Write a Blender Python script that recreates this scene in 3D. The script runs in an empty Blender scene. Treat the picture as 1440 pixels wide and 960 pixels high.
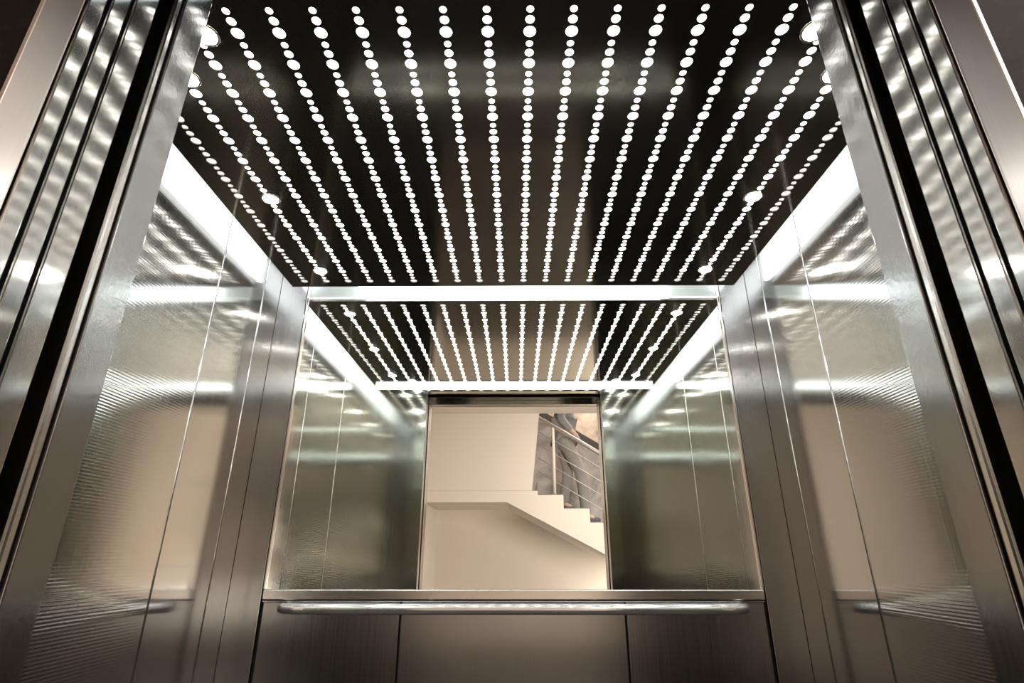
import bpy, bmesh, math, random
from mathutils import Vector, Matrix

random.seed(7)
SC = bpy.context.scene
COL = SC.collection
U = 0.09            # one row pitch of the perforated ceiling, in metres
EYE = 1.07          # camera height above the floor


def P(x, d, z):
    """pitch units relative to the camera foot -> metres"""
    return Vector((x * U, d * U, EYE + z * U))


# ------------------------------------------------------------------ layout
HC = 11.63          # underside of the perforated ceiling
XP = 10.25          # half width of the ceiling
W = 11.15           # half width of the cab
D = 23.4            # back wall / mirror plane
DF = 8.2            # inner face of the front return
HW = 6.35           # half width of the door opening
FL = -EYE / U       # floor
TOP = HC + 2.0      # cab canopy
PB, PF = 22.63, 8.48  # back and front edges of the perforated ceiling
MB = -1.261         # bottom of mirror
MW = 9.75           # half width of the mirror
HB = 11.2           # underside of cab header
LB = 10.76          # underside of landing header
SD = 2 * D - 75.0   # plane of the stair side (behind the camera)


# ------------------------------------------------------------------ materials
def new_mat(name):
    m = bpy.data.materials.new(name)
    m.use_nodes = True
    nt = m.node_tree
    b = nt.nodes['Principled BSDF']
    return m, nt, b


def node(nt, t, **kw):
    n = nt.nodes.new(t)
    for k, v in kw.items():
        setattr(n, k, v)
    return n


def mathn(nt, op, a, b=None, clamp=False):
    n = nt.nodes.new('ShaderNodeMath')
    n.operation = op
    n.use_clamp = clamp
    for i, v in enumerate((a, b)):
        if v is None:
            continue
        if isinstance(v, (int, float)):
            n.inputs[i].default_value = v
        else:
            nt.links.new(v, n.inputs[i])
    return n.outputs[0]


def steel(name, col, rough, aniso, tan, wav=0.0006, wscale=(2.2, 2.2, 3.0), ripple=False, pits=0.0,
          streak=0.10, grain='z'):
    m, nt, b = new_mat(name)
    L = nt.links
    geo = node(nt, 'ShaderNodeNewGeometry')
    b.inputs['Metallic'].default_value = 1.0
    b.inputs['Anisotropic'].default_value = aniso
    if aniso > 0:
        cx = node(nt, 'ShaderNodeCombineXYZ')
        for i in range(3):
            cx.inputs[i].default_value = tan[i]
        L.new(cx.outputs[0], b.inputs['Tangent'])
    # fine hairline grain
    mp = node(nt, 'ShaderNodeVectorMath', operation='MULTIPLY')
    L.new(geo.outputs['Position'], mp.inputs[0])
    mp.inputs[1].default_value = {'z': (420, 420, 2.5), 'x': (2.5, 420, 420), 'y': (420, 2.5, 420)}[grain]
    ns = node(nt, 'ShaderNodeTexNoise')
    ns.inputs['Scale'].default_value = 1.0
    ns.inputs['Detail'].default_value = 3.0
    L.new(mp.outputs[0], ns.inputs['Vector'])
    fac = mathn(nt, 'SUBTRACT', ns.outputs['Fac'], 0.5)
    rr = mathn(nt, 'ADD', mathn(nt, 'MULTIPLY', fac, streak), rough, clamp=True)
    L.new(rr, b.inputs['Roughness'])
    mixc = node(nt, 'ShaderNodeMix', data_type='RGBA')
    mixc.inputs[6].default_value = (*[c * 0.94 for c in col], 1)
    mixc.inputs[7].default_value = (*[min(1, c * 1.05) for c in col], 1)
    L.new(ns.outputs['Fac'], mixc.inputs[0])
    L.new(mixc.outputs[2], b.inputs['Base Color'])
    # sheet waviness
    normal = None
    if wav > 0:
        mw = node(nt, 'ShaderNodeVectorMath', operation='MULTIPLY')
        L.new(geo.outputs['Position'], mw.inputs[0])
        mw.inputs[1].default_value = wscale
        nw = node(nt, 'ShaderNodeTexNoise')
        nw.inputs['Scale'].default_value = 1.0
        nw.inputs['Detail'].default_value = 1.0
        L.new(mw.outputs[0], nw.inputs['Vector'])
        bp = node(nt, 'ShaderNodeBump')
        bp.inputs['Strength'].default_value = 1.0
        bp.inputs['Distance'].default_value = wav
        L.new(nw.outputs['Fac'], bp.inputs['Height'])
        normal = bp.outputs['Normal']
    if ripple:
        sp = node(nt, 'ShaderNodeSeparateXYZ')
        L.new(geo.outputs['Position'], sp.inputs[0])
        nz = node(nt, 'ShaderNodeTexNoise')
        nz.inputs['Scale'].default_value = 3.0
        L.new(geo.outputs['Position'], nz.inputs['Vector'])
        ph = mathn(nt, 'ADD', mathn(nt, 'MULTIPLY', sp.outputs[2], 2 * math.pi / 0.0080),
                   mathn(nt, 'MULTIPLY', nz.outputs['Fac'], 4.0))
        sn = mathn(nt, 'SINE', ph)
        fade = node(nt, 'ShaderNodeMapRange')
        fade.inputs['From Min'].default_value = 14.0 * U
        fade.inputs['From Max'].default_value = 19.0 * U
        fade.inputs['To Min'].default_value = 1.0
        fade.inputs['To Max'].default_value = 0.0
        L.new(sp.outputs[1], fade.inputs['Value'])
        nb = node(nt, 'ShaderNodeTexNoise')
        nb.inputs['Scale'].default_value = 2.0
        L.new(geo.outputs['Position'], nb.inputs['Vector'])
        zf = node(nt, 'ShaderNodeMapRange')
        zf.inputs['From Min'].default_value = EYE + 1.5 * U
        zf.inputs['From Max'].default_value = EYE + 6.0 * U
        zf.inputs['To Min'].default_value = 1.0
        zf.inputs['To Max'].default_value = 0.12
        L.new(sp.outputs[2], zf.inputs['Value'])
        h = mathn(nt, 'MULTIPLY', mathn(nt, 'MULTIPLY', sn, fade.outputs[0]),
                  mathn(nt, 'MULTIPLY', nb.outputs['Fac'], zf.outputs[0]))
        b2 = node(nt, 'ShaderNodeBump')
        b2.inputs['Strength'].default_value = 1.0
        b2.inputs['Distance'].default_value = 0.00018
        L.new(h, b2.inputs['Height'])
        if normal:
            L.new(normal, b2.inputs['Normal'])
        normal = b2.outputs['Normal']
    if pits > 0:
        n3 = node(nt, 'ShaderNodeTexNoise')
        n3.inputs['Scale'].default_value = 130.0
        n3.inputs['Detail'].default_value = 3.0
        L.new(geo.outputs['Position'], n3.inputs['Vector'])
        b3 = node(nt, 'ShaderNodeBump')
        b3.inputs['Strength'].default_value = 1.0
        b3.inputs['Distance'].default_value = pits
        L.new(n3.outputs['Fac'], b3.inputs['Height'])
        if normal:
            L.new(normal, b3.inputs['Normal'])
        normal = b3.outputs['Normal']
    if normal:
        L.new(normal, b.inputs['Normal'])
    return m


def plain(name, col, rough=0.6, metal=0.0, noise=0.0, nscale=8.0, spec=0.5, bump=0.0):
    m, nt, b = new_mat(name)
    b.inputs['Roughness'].default_value = rough
    b.inputs['Metallic'].default_value = metal
    b.inputs['Specular IOR Level'].default_value = spec
    geo = node(nt, 'ShaderNodeNewGeometry')
    ns = node(nt, 'ShaderNodeTexNoise')
    ns.inputs['Scale'].default_value = nscale
    ns.inputs['Detail'].default_value = 6
    nt.links.new(geo.outputs['Position'], ns.inputs['Vector'])
    mx = node(nt, 'ShaderNodeMix', data_type='RGBA')
    mx.inputs[6].default_value = (*[max(0, c * (1 - noise)) for c in col], 1)
    mx.inputs[7].default_value = (*[min(1, c * (1 + noise)) for c in col], 1)
    nt.links.new(ns.outputs['Fac'], mx.inputs[0])
    nt.links.new(mx.outputs[2], b.inputs['Base Color'])
    if bump > 0:
        bp = node(nt, 'ShaderNodeBump')
        bp.inputs['Distance'].default_value = bump
        nt.links.new(ns.outputs['Fac'], bp.inputs['Height'])
        nt.links.new(bp.outputs['Normal'], b.inputs['Normal'])
    return m


def glow(name, col, strength, sampled=True):
    m, nt, b = new_mat(name)
    b.inputs['Base Color'].default_value = (0.8, 0.8, 0.8, 1)
    b.inputs['Emission Color'].default_value = (*col, 1)
    b.inputs['Emission Strength'].default_value = strength
    if not sampled:
        m.cycles.emission_sampling = 'NONE'
    return m


def stone(name, c1, c2, c3, scale, rough=0.35, spec=0.5):
    m, nt, b = new_mat(name)
    geo = node(nt, 'ShaderNodeNewGeometry')
    ns = node(nt, 'ShaderNodeTexNoise')
    ns.inputs['Scale'].default_value = scale
    ns.inputs['Detail'].default_value = 8
    ns.inputs['Roughness'].default_value = 0.65
    ns.inputs['Distortion'].default_value = 0.8
    nt.links.new(geo.outputs['Position'], ns.inputs['Vector'])
    cr = node(nt, 'ShaderNodeValToRGB')
    e = cr.color_ramp.elements
    e[0].position, e[0].color = 0.32, (*c1, 1)
    e[1].position, e[1].color = 0.72, (*c3, 1)
    mid = e.new(0.5)
    mid.color = (*c2, 1)
    nt.links.new(ns.outputs['Fac'], cr.inputs[0])
    nt.links.new(cr.outputs[0], b.inputs['Base Color'])
    b.inputs['Roughness'].default_value = rough
    b.inputs['Specular IOR Level'].default_value = spec
    return m


SC_COL = (0.535, 0.53, 0.51)
M = {}
M['side'] = steel('brushed_side_steel', SC_COL, 0.115, 0.82, (0, 1, 0), wav=0.0005)
M['side_ripple'] = steel('rippled_side_steel', SC_COL, 0.115, 0.82, (0, 1, 0), wav=0.0005, ripple=True)
M['back'] = steel('brushed_back_steel', (0.35, 0.345, 0.34), 0.20, 0.9, (1, 0, 0), wav=0.0003)
M['front'] = steel('brushed_front_steel', (0.50, 0.51, 0.465), 0.10, 0.75, (1, 0, 0), wav=0.0003)
M['jamb'] = steel('scratched_jamb_steel', (0.42, 0.42, 0.415), 0.17, 0.5, (0, 1, 0), wav=0.00025,
                  wscale=(3, 3, 6), pits=0.00014)
M['leaf'] = steel('polished_leaf_steel', (0.56, 0.55, 0.525), 0.10, 0.55, (0, 1, 0), wav=0.0003, wscale=(3, 3, 4), streak=0.03)
M['frame'] = steel('satin_frame_steel', (0.70, 0.65, 0.62), 0.30, 0.8, (0, 1, 0), wav=0.0005, wscale=(5, 5, 6))
M['ceil'] = steel('dark_polished_steel', (0.42, 0.405, 0.36), 0.11, 0.3, (0, 1, 0), wav=0.00012,
                  wscale=(3, 3, 3), grain='y', streak=0.06)
M['trim'] = steel('bright_trim_steel', (0.72, 0.69, 0.66), 0.22, 0.6, (1, 0, 0), wav=0.0, grain='x')
M['edge'] = steel('rail_edge_steel', (0.74, 0.71, 0.68), 0.16, 0.0, (0, 0, 1), wav=0.0)
M['rail'] = steel('handrail_steel', (0.93, 0.92, 0.91), 0.13, 0.0, (1, 0, 0), wav=0.0, grain='x', streak=0.0)
M['rail'].node_tree.nodes['Principled BSDF'].inputs['Metallic'].default_value = 0.8
M['mirror'] = plain('silvered_glass', (0.86, 0.88, 0.85), rough=0.0, metal=1.0)
M['black'] = plain('black_rubber', (0.012, 0.012, 0.013), rough=0.6)
M['floor'] = stone('dark_cab_floor', (0.02, 0.018, 0.017), (0.035, 0.031, 0.028), (0.06, 0.053, 0.047), 30, rough=0.35)
M['granite'] = stone('dark_granite', (0.003, 0.0025, 0.0025), (0.006, 0.005, 0.005), (0.016, 0.014, 0.0135), 42, rough=0.6, spec=0.15)
M['lobby_floor'] = stone('lobby_stone', (0.05, 0.043, 0.037), (0.07, 0.06, 0.053), (0.10, 0.085, 0.075), 6, rough=0.35)
M['cream'] = plain('cream_paint', (0.84, 0.74, 0.635), rough=0.75, noise=0.02, nscale=3)
M['creamw'] = plain('pale_cream_paint', (0.83, 0.75, 0.67), rough=0.75, noise=0.02, nscale=3)
M['greystone'] = stone('grey_marble', (0.16, 0.14, 0.13), (0.27, 0.24, 0.225), (0.42, 0.38, 0.36), 2.6)
M['brownstone'] = stone('brown_marble', (0.26, 0.19, 0.14), (0.42, 0.32, 0.25), (0.58, 0.47, 0.39), 5)
M['darktrim'] = plain('dark_brown_trim', (0.035, 0.028, 0.025), rough=0.5)
M['tread'] = plain('dark_grey_tread', (0.16, 0.145, 0.14), rough=0.4, noise=0.2, nscale=20)
M['railing'] = plain('satin_railing_metal', (0.45, 0.41, 0.38), rough=0.5, metal=0.7)
M['white'] = plain('white_box_paint', (0.75, 0.75, 0.74), rough=0.6)
M['dots'] = glow('lit_diffuser', (1.0, 0.985, 0.95), 4.6, sampled=False)
M['dotsdim'] = glow('dim_diffuser_rim', (1.0, 0.98, 0.97), 0.55, sampled=False)
M['cove'] = glow('cove_led', (0.90, 0.95, 1.0), 3.6)
M['spot'] = glow('star_lens', (1.0, 1.0, 0.97), 100.0)


# ------------------------------------------------------------------ mesh helpers
def obj(name, bm, mat, parent=None, smooth=False):
    me = bpy.data.meshes.new(name)
    bmesh.ops.recalc_face_normals(bm, faces=bm.faces)
    bm.to_mesh(me)
    bm.free()
    me.materials.append(mat)
    if smooth:
        for p in me.polygons:
            p.use_smooth = True
    o = bpy.data.objects.new(name, me)
    COL.objects.link(o)
    if parent:
        o.parent = parent
        o.matrix_parent_inverse = Matrix.Translation(-parent.location)
    return o


def empty(name, loc, label, cat, group=None, kind=None):
    o = bpy.data.objects.new(name, None)
    COL.objects.link(o)
    o.location = loc
    o.empty_display_size = 0.1
    return tag(o, label, cat, group, kind)


def tag(o, label, cat, group=None, kind=None):
    o['label'] = label
    o['category'] = cat
    if group:
        o['group'] = group
    if kind:
        o['kind'] = kind
    return o


def add_box(bm, a, b, bevel=0.0):
    """axis box between two corners, metres"""
    a, b = Vector(a), Vector(b)
    lo = Vector([min(a[i], b[i]) for i in range(3)])
    hi = Vector([max(a[i], b[i]) for i in range(3)])
    vs = [bm.verts.new((x, y, z)) for x in (lo.x, hi.x) for y in (lo.y, hi.y) for z in (lo.z, hi.z)]
    q = [(0, 1, 3, 2), (4, 6, 7, 5), (0, 4, 5, 1), (2, 3, 7, 6), (0, 2, 6, 4), (1, 5, 7, 3)]
    fs = [bm.faces.new([vs[i] for i in f]) for f in q]
    if bevel > 0:
        es = list({e for f in fs for e in f.edges})
        bmesh.ops.bevel(bm, geom=es, offset=bevel, segments=2, profile=0.5, affect='EDGES')
    return vs


def box(name, a, b, mat, parent=None, bevel=0.0):
    bm = bmesh.new()
    add_box(bm, a, b, bevel)
    return obj(name, bm, mat, parent)


def ubox(name, x0, x1, d0, d1, z0, z1, mat, parent=None, bevel=0.0):
    return box(name, P(x0, d0, z0), P(x1, d1, z1), mat, parent, bevel)


def tube(bm, pts, r, n=14, cap=True):
    pts = [Vector(p) for p in pts]
    rings = []
    up = Vector((0, 0, 1))
    for i, p in enumerate(pts):
        t = (pts[min(i + 1, len(pts) - 1)] - pts[max(i - 1, 0)]).normalized()
        a = t.cross(up)
        if a.length < 1e-4:
            a = t.cross(Vector((0, 1, 0)))
        a.normalize()
        bb = a.cross(t).normalized()
        rings.append([bm.verts.new(p + r * (a * math.cos(2 * math.pi * k / n) + bb * math.sin(2 * math.pi * k / n)))
                      for k in range(n)])
    for r0, r1 in zip(rings, rings[1:]):
        for k in range(n):
            bm.faces.new((r0[k], r0[(k + 1) % n], r1[(k + 1) % n], r1[k]))
    if cap:
        bm.faces.new(rings[0])
        bm.faces.new(rings[-1])


def prism(bm, prof, d0, d1):
    """profile of (x, z) in pitch units extruded along depth"""
    a = [bm.verts.new(P(x, d0, z)) for x, z in prof]
    b = [bm.verts.new(P(x, d1, z)) for x, z in prof]
    n = len(prof)
    f0 = bm.faces.new(a)
    f1 = bm.faces.new(b[::-1])
    for i in range(n):
        bm.faces.new((a[i], a[(i + 1) % n], b[(i + 1) % n], b[i]))
    bmesh.ops.triangulate(bm, faces=[f0, f1], ngon_method='EAR_CLIP')


def column(bm, prof, z0, z1):
    """profile of (x, d) in pitch units extruded upward"""
    a = [bm.verts.new(P(x, d, z0)) for x, d in prof]
    b = [bm.verts.new(P(x, d, z1)) for x, d in prof]
    n = len(prof)
    f0 = bm.faces.new(a)
    f1 = bm.faces.new(b[::-1])
    for i in range(n):
        bm.faces.new((a[i], a[(i + 1) % n], b[(i + 1) % n], b[i]))
    bmesh.ops.triangulate(bm, faces=[f0, f1], ngon_method='EAR_CLIP')


# ------------------------------------------------------------------ cab shell
o = ubox('floor', -W, W, 7.33, D, FL - 0.6, FL, M['floor'])
tag(o, 'dark stone floor inside the elevator cab', 'floor', kind='structure')
o = ubox('ceiling', -W - .3, W + .3, 7.33, D + .3, TOP, TOP + .3, M['white'])
tag(o, 'white canopy of the elevator cab above the perforated ceiling', 'ceiling', kind='structure')

GAP = 0.035
for sgn, side in ((-1, 'left'), (1, 'right')):
    root = empty('wall_' + side, P(sgn * W, (DF + D) / 2, FL),
                 'brushed steel elevator wall of upright panels %s of the mirror' % side, 'wall', kind='structure')
    cuts = [DF, 12.4, 18.4, 21.85, D]
    for i, (d0, d1) in enumerate(zip(cuts, cuts[1:])):
        g0 = GAP if i else 0
        g1 = GAP if i < 3 else 0
        ubox('panel', sgn * W, sgn * (W + .2), d0 + g0, d1 - g1, FL, TOP,
             M['side_ripple'] if i < 2 else M['side'], root, bevel=0.0022)
    for dc in cuts[1:-1]:
        bm = bmesh.new()
        tube(bm, [P(sgn * (W + .02), dc, FL), P(sgn * (W + .02), dc, TOP)], .026 * U, 10)
        obj('glint_bead', bm, M['edge'], root, smooth=True)  # bead added in each seam so the joint catches a bright highlight
    ubox('backing', sgn * (W + .18), sgn * (W + .3), DF, D, FL, TOP, M['edge'], root)

# back wall : flanking strips, three lower panels, backing
root = empty('wall_back', P(0, D, FL), 'back wall of the elevator with dark steel panels below the handrail', 'wall',
             kind='structure')
for sgn in (-1, 1):
    ubox('flank_panel', sgn * (MW + .10), sgn * W, D, D + .2, FL, TOP, M['back'], root, bevel=0.0015)
for x0, x1 in ((-MW, -4.35), (-4.35, 4.35), (4.35, MW)):
    ubox('lower_panel', x0 + .035, x1 - .035, D, D + .2, FL, -1.70, M['back'], root, bevel=0.0022)
ubox('backing', -W, W, D + .2, D + .3, FL, TOP, M['black'], root)

o = ubox('trim_1', -MW, MW, D - .14, D + .2, -1.625, MB, M['trim'], bevel=0.003)
tag(o, 'flat steel trim band under the mirror', 'trim', kind='structure')
o = ubox('trim_2', -MW, MW, D - .05, D + .2, -1.70, -1.66, M['edge'], bevel=0.001)
tag(o, 'thin bright steel line under the trim band', 'trim', kind='structure')

# mirror
root = empty('mirror', P(0, D, MB), 'large mirror filling the back wall above the handrail', 'mirror')
ubox('mirror_glass', -MW + .06, MW - .06, D + .01, D + .2, MB, TOP, M['mirror'], root)
for sgn in (-1, 1):
    t = ubox('edge_trim', sgn * (MW - .06), sgn * (MW + .05), D - .07, D + .2, MB, TOP, M['edge'], root, bevel=0.0025)

# handrail
root = empty('handrail', P(0, D - .6, -1.84), 'round steel handrail along the back wall below the mirror', 'handrail')
bm = bmesh.new()
RZ, RD = -1.90, D - .72
pts = []
for k in range(9):
    a = math.pi / 2 * k / 8
    pts.append(P(-8.95 + 1.3 * (1 - math.cos(a)), RD + (D - RD) * (1 - math.sin(a)), RZ))
pts += [P(-4, RD, RZ), P(0, RD, RZ), P(4, RD, RZ)]
for k in range(8, -1, -1):
    a = math.pi / 2 * k / 8
    pts.append(P(8.95 - 1.3 * (1 - math.cos(a)), RD + (D - RD) * (1 - math.sin(a)), RZ))
tube(bm, pts, .185 * U, 20)
obj('rail', bm, M['rail'], root, smooth=True)
for x in (-3.2, 3.2):
    bm = bmesh.new()
    tube(bm, [P(x, D, RZ), P(x, RD + .1, RZ)], .08 * U, 12)
    obj('bracket', bm, M['edge'], root, smooth=True)

# front wall : two returns and the header, seen in the mirror
root = empty('wall_front', P(0, DF, FL), 'brushed steel front wall of the elevator beside the doorway', 'wall',
             kind='structure')
for sgn in (-1, 1):
    ubox('return_panel', sgn * HW, sgn * W, 7.54, DF, FL, TOP, M['jamb'], root, bevel=0.0015)
    ubox('inner_sheet', sgn * (HW + .04), sgn * W, DF, DF + .04, FL, TOP, M['front'], root)
    ubox('door_lip', sgn * (HW + .03), sgn * (HW + 1.0), 7.34, 7.50, FL, HB, M['edge'], root, bevel=0.004)
    ubox('lip_gasket', sgn * (HW + .12), sgn * (HW + 1.0), 7.48, 7.56, FL, HB, M['black'], root)
ubox('header_panel', -HW, HW, 7.34, DF, HB, TOP, M['front'], root, bevel=0.0015)

# ------------------------------------------------------------------ perforated ceiling
root = empty('ceiling_panel', P(0, (PB + PF) / 2, HC),
             'dark polished steel ceiling panel perforated with rows of glowing round holes', 'ceiling panel')
bm = bmesh.new()
TH = .035
NS = 6


def cell(bm, x0, x1, d0, d1, cx, cd, r):
    """a rectangle of sheet with a round hole through it"""
    N = 4 * NS
    outer, inner = [], []
    cor = [(x0, d0), (x1, d0), (x1, d1), (x0, d1)]
    for s in range(4):
        ax, ad = cor[s]
        bx, bd = cor[(s + 1) % 4]
        for k in range(NS):
            t = k / NS
            outer.append((ax + (bx - ax) * t, ad + (bd - ad) * t))
            ang = -3 * math.pi / 4 + (s + t) * math.pi / 2
            inner.append((cx + r * math.cos(ang), cd + r * math.sin(ang)))
    ov = [bm.verts.new(P(x, d, HC)) for x, d in outer]
    iv = [bm.verts.new(P(x, d, HC)) for x, d in inner]
    it = [bm.verts.new(P(x, d, HC + TH)) for x, d in inner]
    for k in range(N):
        j = (k + 1) % N
        bm.faces.new((ov[k], ov[j], iv[j], iv[k]))
        bm.faces.new((iv[k], iv[j], it[j], it[k]))


def sheet(bm, x0, x1, d0, d1):
    v = [bm.verts.new(P(x, d, HC)) for x, d in ((x0, d0), (x1, d0), (x1, d1), (x0, d1))]
    bm.faces.new(v)


BIG0, PER = 9.415, 0.905
seq = []
for k in range(15):
    b = BIG0 + (k - 1) * PER
    seq += [(b + .33, .086), (b + .59, .108), (b + PER, .148)]
starts = []
for i, (d, r) in enumerate(seq):
    if i == 0:
        starts.append(PF)
    else:
        pd, pr = seq[i - 1]
        gap = (d - r) - (pd + pr)
        starts.append(pd + pr + gap / 2)
starts.append(seq[-1][0] + .22)
for ri in range(20):
    x = -9.5 + ri
    for i, (d, r) in enumerate(seq):
        cell(bm, x - .5, x + .5, starts[i], starts[i + 1], x, d, r)
sheet(bm, -XP, XP, starts[-1], PB)
sheet(bm, -XP, -10, starts[0], starts[-1])
sheet(bm, 10, XP, starts[0], starts[-1])
# folded rim of the sheet
rim = [P(-XP, PF, HC), P(XP, PF, HC), P(XP, PB, HC), P(-XP, PB, HC)]
rv = [bm.verts.new(v) for v in rim]
rt = [bm.verts.new(v + Vector((0, 0, .10 * U))) for v in rim]
for k in range(4):
    bm.faces.new((rv[k], rv[(k + 1) % 4], rt[(k + 1) % 4], rt[k]))
me = bpy.data.meshes.new('perforated_plate')
bmesh.ops.remove_doubles(bm, verts=bm.verts, dist=1e-5)
bmesh.ops.recalc_face_normals(bm, faces=bm.faces)
bm.to_mesh(me)
bm.free()
me.materials.append(M['ceil'])
pl = bpy.data.objects.new('perforated_plate', me)
COL.objects.link(pl)
pl.parent = root
pl.matrix_parent_inverse = Matrix.Translation(-root.location)
ZD = HC + .13
ubox('light_diffuser', -9.42, 9.42, 8.75, 21.75, ZD, ZD + .1, M['dots'], root)
bm = bmesh.new()
e = .02
for a in ((-XP + e, -9.42, PF + e, PB - e), (9.42, XP - e, PF + e, PB - e), (-9.42, 9.42, 21.75, PB - e), (-9.42, 9.42, PF + e, 8.75)):
    add_box(bm, P(a[0], a[2], ZD), P(a[1], a[3], ZD + .1))
obj('diffuser_rim', bm, M['dotsdim'], root)
ubox('light_box', -XP + .12, XP - .12, PF + .12, PB - .12, ZD + .1, TOP - .5, M['white'], root)

# LED cove lights on the four sides of the light box
zc0, zc1 = HC + .12, HC + 1.9
ZH = 11.36


def cove(name, x0, x1, d0, d1, label):
    o = ubox(name, x0, x1, d0, d1, ZH if d1 < 8.5 else (HC + .5 if d0 < 9 else zc0), zc1, M['cove'], None, bevel=0.003)
    tag(o, label, 'cove light', group='white cove lights around the ceiling panel')


cove('cove_light', -7.7, 7.7, PB - .11, PB, 'white cove light along the mirror edge of the ceiling panel')
cove('cove_light', -XP, -XP + .11, 8.6, 23.2, 'white cove light between the ceiling panel and the left steel wall')
cove('cove_light', XP - .11, XP, 8.6, 23.2, 'white cove light between the ceiling panel and the right steel wall')
cove('cove_light', -10.2, 10.2, DF + .05, DF + .16, 'white cove light over the doorway seen in the mirror')

# star downlights on the second row from each side
where = {(7.3, 9.45): 'by the door jamb', (8.45, 10.72): 'second from the doorway',
         (8.45, 15.93): 'third from the doorway', (8.45, 21.12): 'nearest the mirror'}


def make_downlight():
    r = empty('downlight', (0, 0, 0), '', 'downlight', group='star downlights in the ceiling panel')
    bm = bmesh.new()
    n = 28
    prof = [(.26, 0.0), (.27, -.02), (.31, -.02), (.33, 0.0)]
    rings = [[bm.verts.new((q * U * math.cos(2 * math.pi * k / n), q * U * math.sin(2 * math.pi * k / n), z * U))
              for k in range(n)] for q, z in prof]
    for a, b in zip(rings, rings[1:]):
        for k in range(n):
            bm.faces.new((a[k], a[(k + 1) % n], b[(k + 1) % n], b[k]))
    obj('bezel', bm, M['edge'], r, smooth=True)
    bm = bmesh.new()
    rings = []
    for q, z in ((.26, .0), (.24, -.03), (.17, -.065), (.06, -.08)):
        rings.append([bm.verts.new((q * U * math.cos(2 * math.pi * k / n), q * U * math.sin(2 * math.pi * k / n), z * U))
                      for k in range(n)])
    for a, b in zip(rings, rings[1:]):
        for k in range(n):
            bm.faces.new((a[k], a[(k + 1) % n], b[(k + 1) % n], b[k]))
    bm.faces.new(rings[-1])
    obj('lens', bm, M['spot'], r, smooth=True)
    return r


first = None
for sgn, nm in ((-1, 'left'), (1, 'right')):
    for (dx, d), txt in where.items():
        if first is None:
            first = o = make_downlight()
        else:
            o = first.copy()
            COL.objects.link(o)
            for ch in first.children:
                c = ch.copy()
                COL.objects.link(c)
                c.parent = o
        o.location = P(sgn * dx, d, HC - .003)
        o['label'] = 'bright downlight on the %s side of the ceiling, %s' % (nm, txt)

# ------------------------------------------------------------------ landing doorway
for sgn, nm in ((-1, 'left'), (1, 'right')):
    for k, (d0, d1, txt) in enumerate(((6.53, 6.96, 'beside the black gap'), (6.15, 6.45, 'between frame and other leaf'))):
        o = ubox('elevator_door', sgn * HW, sgn * (HW + 5.2), d0, d1, FL, LB + .3, M['leaf'], None, bevel=0.0022)
        tag(o, 'retracted steel sliding door edge in the %s jamb, %s' % (nm, txt), 'door',
            group='retracted elevator door leaves')
    # jamb with splayed outer face
    root = empty('door_jamb', P(sgn * HW, 5.7, FL), 'steel door jamb on the %s of the elevator doorway' % nm, 'door jamb',
                 group='steel door jambs')
    ubox('stop_strip', sgn * HW, sgn * (HW + 1.0), 5.80, 6.07, FL, LB, M['leaf'], root, bevel=0.0022)
    bm = bmesh.new()
    prof = [(HW + .01, 5.75), (HW + .01, 5.735), (HW + .015, 5.72), (HW + .10, 5.34), (HW + .11, 5.33), (HW + .16, 5.33),
            (HW + .16, 5.75)]
    column(bm, [(sgn * x, d) for x, d in prof], FL, LB)
    obj('casing', bm, M['frame'], root)
    for d in (6.11, 6.49):
        ubox('brush_seal', sgn * (HW + .16), sgn * (HW + .9), d - .06, d + .06, FL, LB, M['black'], root)
    ubox('dark_core', sgn * (HW + .16), sgn * (HW + .9), 5.75, 5.80, FL, LB, M['black'], root)

root = empty('door_header', P(0, 5.7, LB), 'steel header across the top of the landing doorway', 'door header')
ubox('casing', -HW - .16, HW + .16, 5.28, 5.75, LB, LB + .9, M['frame'], root, bevel=0.002)
ubox('stop_strip', -HW - 1, HW + 1, 5.80, 6.07, LB, LB + .9, M['leaf'], root, bevel=0.002)
ubox('track_cover', -HW, HW, 6.12, 6.94, LB + .32, LB + 1.4, M['leaf'], root, bevel=0.002)

# granite clad landing wall around the doorway
bm = bmesh.new()
LX0, LX1, LZ = -12.2, 43.0, 18.5
add_box(bm, P(LX0, 5.36, FL), P(-HW - .16, 5.72, LZ))
add_box(bm, P(HW + .16, 5.36, FL), P(LX1, 5.72, LZ))
add_box(bm, P(-HW - .16, 5.36, LB + .9), P(HW + .16, 5.72, LZ))
o = obj('wall_landing', bm, M['granite'])
tag(o, 'dark granite wall around the elevator doorway', 'wall', kind='structure')

# ------------------------------------------------------------------ lobby behind the camera (seen in the mirror)
BD = 2 * D - 89.0
o = ubox('floor_lobby', LX0, LX1, BD, 6.9, FL - .6, FL, M['lobby_floor'])
tag(o, 'dark beige stone floor of the lobby', 'floor', kind='structure')
o = ubox('wall_lobby_left', LX0 - .8, LX0, BD, 5.72, FL, 32, M['creamw'])
tag(o, 'cream lobby wall left of the stairs in the mirror', 'wall', kind='structure')
o = ubox('wall_lobby_right', LX1, LX1 + .8, BD, 5.72, FL, 32, M['creamw'])
tag(o, 'cream lobby wall at the foot of the stairs', 'wall', kind='structure')
o = ubox('wall_lobby_back', LX0 - .8, LX1 + .8, BD - .8, BD, FL, 32, M['cream'])
tag(o, 'cream wall under the staircase in the mirror', 'wall', kind='structure')
o = ubox('ceiling_lobby', LX0 - .8, LX1 + .8, SD + .0, 5.72, LZ, LZ + .8, M['creamw'])
tag(o, 'cream lobby ceiling', 'ceiling', kind='structure')
o = ubox('ceiling_stairwell', LX0 - .8, LX1 + .8, BD - .8, SD, 32, 32.8, M['creamw'])
tag(o, 'cream ceiling of the stairwell', 'ceiling', kind='structure')

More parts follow.
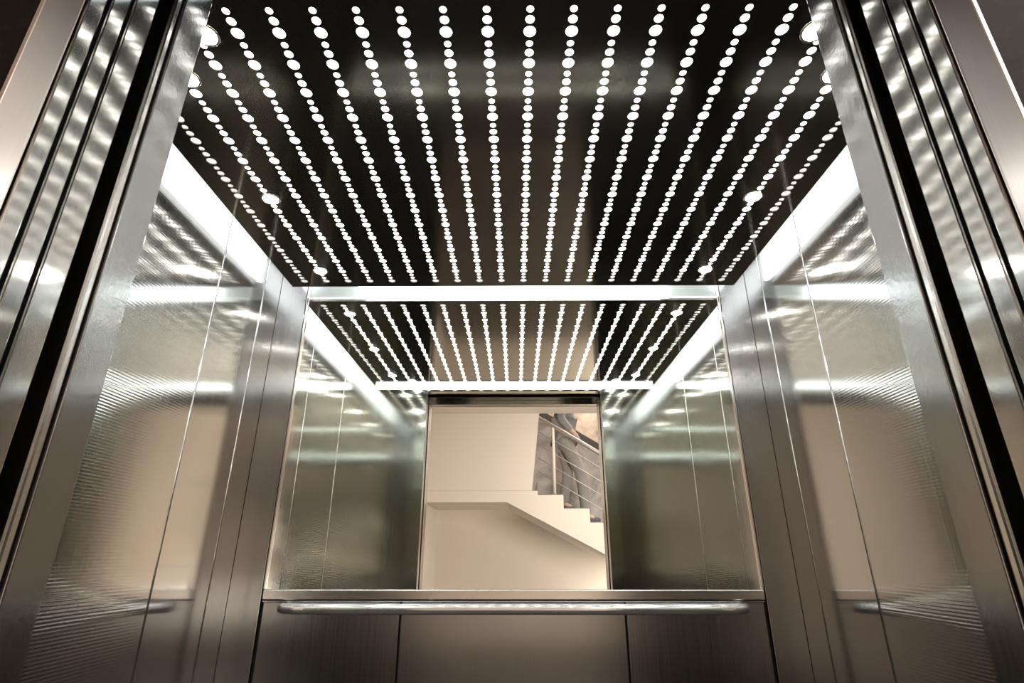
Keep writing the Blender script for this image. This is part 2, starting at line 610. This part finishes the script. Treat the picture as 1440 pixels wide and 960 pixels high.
# solid parapet wall on the landing edge
bm = bmesh.new()
prof = [(LX0, 8.0), (2.25, 8.0), (3.55, 20.0), (3.55, 32), (LX0, 32)]
prism(bm, prof, SD, SD - 1.2)
o = obj('wall_stair', bm, M['creamw'])
tag(o, 'pale wall above the stair landing in the mirror', 'wall', kind='structure')

# staircase
SW = 13.3
root = empty('staircase', P(3, SD, FL), 'cream staircase descending to the right in the mirror', 'staircase')
run, rise, x0, z0 = 3.4, 1.76, 3.0, 7.42
top = [(LX0, 8.0), (2.0, 8.0), (2.0, 8.0 + .0)]
prof = [(LX0 + .02, 6.5), (LX0 + .02, 7.98), (x0, 7.98)]
x, z = x0, z0
nst = 0
stepxz = []
while z > FL + .2:
    prof += [(x, z), (x + run, z)]
    stepxz.append((x, z))
    x += run
    z -= rise
prof += [(x, FL), (x - 3.0, FL)]
prof += [(-1.1, 6.5)]
bm = bmesh.new()


def zsoffit(xx):
    return max(FL, 6.5 - (xx + 1.1) * 0.51) if xx > -1.1 else 6.5


# upper outline split into upright slices so that the stepped side stays clean
outline = [(LX0 + .02, -1.1, 7.98), (-1.1, x0, 7.98)] + [(sx, sx + run, sz) for sx, sz in stepxz]
for xa_, xb_, zt_ in outline:
    q = [(xa_, zsoffit(xa_)), (xb_, zsoffit(xb_)), (xb_, zt_), (xa_, zt_)]
    fa = [bm.verts.new(P(px, SD, pz)) for px, pz in q]
    fb = [bm.verts.new(P(px, SD - SW, pz)) for px, pz in q]
    bm.faces.new(fa)
    bm.faces.new(fb[::-1])
    bm.faces.new((fa[0], fa[1], fb[1], fb[0]))
    bm.faces.new((fa[2], fa[3], fb[3], fb[2]))
for (xa_, xb_, za_), (xc_, xd_, zc_) in zip(outline[1:], outline[2:]):
    bm.faces.new([bm.verts.new(p) for p in (P(xb_, SD, za_), P(xb_, SD - SW, za_), P(xb_, SD - SW, zc_), P(xb_, SD, zc_))])
bmesh.ops.remove_doubles(bm, verts=bm.verts, dist=1e-5)
obj('flight', bm, M['creamw'], root)
for (sx, sz) in stepxz[:6]:
    bm = bmesh.new()
    add_box(bm, P(sx - .05, SD - .1, sz), P(sx + run + .12, SD - SW + .05, sz + .13))
    add_box(bm, P(sx - .12, SD - .1, sz + .13), P(sx + .0, SD - SW + .05, sz + rise - .02))
    obj('tread', bm, M['tread'], root)

# stone facing on the wall behind the flight
slope = -.60
RX0, RZ0 = 3.15, 18.1


def zrail(x, off=0.0):
    return RZ0 + slope * (x - RX0) + off


k88 = 87.0 / 75.0
bm = bmesh.new()
# dark diagonal band, grey stone below, brown stone above
xa, xb = 2.0, 24.0
fd = 2 * D - 88.4


def zband(x):
    return 21.5 + slope * (x - 3.6)


prism(bm, [(xa, 7.0), (xb, -5.0), (xb, zband(xb)), (xa, zband(xa))], fd, BD + .02)
o = obj('wall_stair_facing', bm, M['greystone'])
tag(o, 'mottled grey stone facing on the stair wall behind the railing bars', 'wall facing', kind='structure')
bm = bmesh.new()
prism(bm, [(xa, zband(xa)), (xb, zband(xb)), (xb, zband(xb) + 1.25), (xa, zband(xa) + 1.25)], fd + .12, BD + .02)
o = obj('trim_3', bm, M['darktrim'])
tag(o, 'dark sloping strip on the stair wall above the railing', 'trim', kind='structure')
bm = bmesh.new()
prism(bm, [(xa, zband(xa) + 1.25), (xb, zband(xb) + 1.25), (xb, 31.9), (xa, 31.9)], fd, BD + .02)
o = obj('wall_stair_facing', bm, M['brownstone'])
tag(o, 'brown stone facing high on the stair wall above the dark strip', 'wall facing', kind='structure')

# stair railing
root = empty('stair_railing', P(3.2, SD - .5, 7.5), 'steel stair railing with sloping horizontal bars in the mirror',
             'railing')
rd = SD - .45
xe = 19.0
bm = bmesh.new()
tube(bm, [P(RX0, rd, zrail(RX0)), P(xe, rd, zrail(xe))], .27 * U, 14)
obj('handrail', bm, M['railing'], root, smooth=True)
for k in range(4):
    off = -1.95 - 1.84 * k
    bm = bmesh.new()
    tube(bm, [P(RX0 - .1, rd, zrail(RX0, off)), P(xe, rd, zrail(xe, off))], .075 * U, 10)
    obj('bar', bm, M['railing'], root, smooth=True)
for sx in (5.3, 15.5):
    zt = [sz for (px, sz) in stepxz if px <= sx][-1] + .13
    bm = bmesh.new()
    tube(bm, [P(sx, rd - .0, zt), P(sx, rd - .0, zrail(sx))], .20 * U, 12)
    obj('post', bm, M['creamw'] if sx < 6 else M['railing'], root, smooth=True)


# ------------------------------------------------------------------ person on the stairs (seen in the mirror)
def skin(name, joints, edges, mat, parent, root_i=0, sub=2):
    me = bpy.data.meshes.new(name)
    me.from_pydata([j[0] for j in joints], edges, [])
    me.materials.append(mat)
    o = bpy.data.objects.new(name, me)
    COL.objects.link(o)
    o.parent = parent
    md = o.modifiers.new('skin', 'SKIN')
    md.use_smooth_shade = True
    for i, (co_, rad) in enumerate(joints):
        sv = me.skin_vertices[0].data[i]
        sv.radius = rad if isinstance(rad, tuple) else (rad, rad)
        sv.use_root = (i == root_i)
    if sub:
        sd = o.modifiers.new('sub', 'SUBSURF')
        sd.levels = sub
        sd.render_levels = sub
    return o


M['skin'] = plain('skin', (0.52, 0.34, 0.26), rough=0.55)
M['jacket'] = plain('pale_grey_cloth', (0.25, 0.24, 0.245), rough=0.9, noise=0.12, nscale=14)
M['trousers'] = plain('light_grey_cloth', (0.29, 0.275, 0.265), rough=0.9, noise=0.10, nscale=10)
M['hair'] = plain('dark_hair', (0.03, 0.024, 0.02), rough=0.6)
M['shoe'] = plain('dark_grey_shoe', (0.10, 0.09, 0.09), rough=0.6)
tread_z = [sz for (px, sz) in stepxz if px <= 7.9][-1] + .13
person = empty('person', P(7.15, 2 * D - 80.5, tread_z),
               'person in pale grey jacket and trousers walking down the stairs in the mirror', 'person')
J, E = [], []


def chain(start, items):
    prev = start
    for c, rad in items:
        J.append((c, rad))
        if prev is not None:
            E.append((prev, len(J) - 1))
        prev = len(J) - 1
    return prev


chain(None, [((0, 0, .96), (.12, .14))])
chest = chain(0, [((.01, 0, 1.14), (.10, .12)), ((.02, 0, 1.34), (.11, .15))])
neck = chain(chest, [((.03, 0, 1.49), .052), ((.05, 0, 1.56), (.065, .062)), ((.05, 0, 1.64), (.092, .075)),
                     ((.045, 0, 1.70), (.06, .055))])
chain(len(J) - 2, [((.145, 0, 1.61), .014)])                      # nose
arms = {}
for sy in (-1, 1):
    sh = chain(chest, [((.02, sy * .18, 1.41), .054)])
    el = chain(sh, [((-.05, sy * .245, 1.14), .042)])
    wr = chain(el, [((.10, sy * .245, .96), .027), ((.15, sy * .245, .91), (.018, .032))])
    for k, (fy, ln) in enumerate(((-.027, .070), (-.009, .080), (.009, .076), (.026, .060))):
        chain(wr, [((.172, sy * .245 + fy, .882), .0095), ((.172 + ln * .45, sy * .245 + fy, .84), .0085),
                   ((.172 + ln * .35, sy * .245 + fy, .84 - ln * .45), .0075)])
    chain(wr - 1, [((.15, sy * .205, .925), .011), ((.185, sy * .20, .895), .009)])
    if sy < 0:
        leg = [((0, -.09, .90), .088), ((.06, -.095, .50), .06), ((-.03, -.095, .10), .042), ((.10, -.095, .035), .034)]
    else:
        leg = [((.02, .09, .90), .088), ((.20, .095, .47), .06), ((.25, .095, -.06), .042), ((.38, .095, -.13), .034)]
    chain(0, leg)
skin('body', J, E, M['skin'], person)
J, E = [], []
chain(None, [((.005, 0, 1.00), (.150, .172))])
chain(0, [((0, 0, .86), (.150, .175))])
chest = chain(0, [((.01, 0, 1.16), (.130, .152)), ((.02, 0, 1.36), (.128, .170)), ((.03, 0, 1.455), (.075, .085))]) - 1
for sy in (-1, 1):
    chain(chest, [((.02, sy * .185, 1.41), .072), ((-.05, sy * .25, 1.14), .058), ((.085, sy * .248, .975), .043)])
skin('jacket', J, E, M['jacket'], person)
J, E = [], []
chain(None, [((0, 0, .95), (.138, .155))])
chain(0, [((0, -.09, .86), .104), ((.06, -.095, .50), .080), ((-.03, -.095, .075), .066)])
chain(0, [((.02, .09, .86), .104), ((.20, .095, .47), .080), ((.25, .095, -.085), .066)])
skin('trousers', J, E, M['trousers'], person)
for (ax, az, ay) in ((-.045, .05, -.095), (.235, -.105, .095)):
    J, E = [], []
    chain(None, [((ax, ay, az), .050), ((ax + .09, ay, az - .008), (.040, .046)), ((ax + .19, ay, az - .02), (.028, .042))])
    skin('shoe', J, E, M['shoe'], person)
J, E = [], []
chain(None, [((.01, 0, 1.62), (.088, .085)), ((.02, 0, 1.69), (.085, .075)), ((.055, 0, 1.725), (.05, .055))])
skin('hair', J, E, M['hair'], person)

# ------------------------------------------------------------------ lights
def area(name, loc, size, power, col, rot=(0, 0, 0), sy=None):
    l = bpy.data.lights.new(name, 'AREA')
    l.energy = power
    l.color = col
    l.size = size
    if sy:
        l.shape = 'RECTANGLE'
        l.size_y = sy
    o = bpy.data.objects.new(name, l)
    o.location = loc
    o.rotation_euler = rot
    COL.objects.link(o)
    return o


WARM = (1.0, 0.915, 0.84)
area('lobby_lamp', P(20, -9, LZ - .3), 2.2, 30, WARM)
area('stairwell_lamp', P(14, 2 * D - 82, 31.5), 1.0, 62, WARM)
area('lobby_fill', P(16, 4.6, 5.5), 0.9, 105, WARM, rot=(math.radians(-90), 0, math.radians(20)))  # added fill without a fixture, brightens the lobby and the wall under the stairs

ul = area('under_stair_fill', P(19.0, -36.5, -5.2), 0.6, 14, WARM)  # added fill kept out of view, lifts the wall below the flight
ul.rotation_euler = Vector((-1, -.12, .12)).to_track_quat('-Z', 'Y').to_euler()

# world: no daylight indoors
w = bpy.data.worlds.new('world')
SC.world = w
w.use_nodes = True
w.node_tree.nodes['Background'].inputs[0].default_value = (0, 0, 0, 1)
w.node_tree.nodes['Background'].inputs[1].default_value = 0.0

# ------------------------------------------------------------------ camera
cam = bpy.data.cameras.new('camera')
cam.sensor_width = 36.0
FPX = 766.0
cam.lens = FPX / 1440 * 36.0
cam.clip_start = 0.01
co = bpy.data.objects.new('camera', cam)
co.location = (0.15 * U, 0, EYE)
co.rotation_euler = (math.pi / 2 + math.atan(300 / FPX), 0, 0.0078)
COL.objects.link(co)
SC.camera = co

SC.view_settings.view_transform = 'Standard'
SC.view_settings.look = 'None'
SC.view_settings.exposure = 0.3
SC.view_settings.gamma = 1.0
SC.view_settings.use_curve_mapping = False
SC.cycles.max_bounces = 16
SC.cycles.glossy_bounces = 12
SC.cycles.use_denoising = True
SC.cycles.sample_clamp_indirect = 12.0
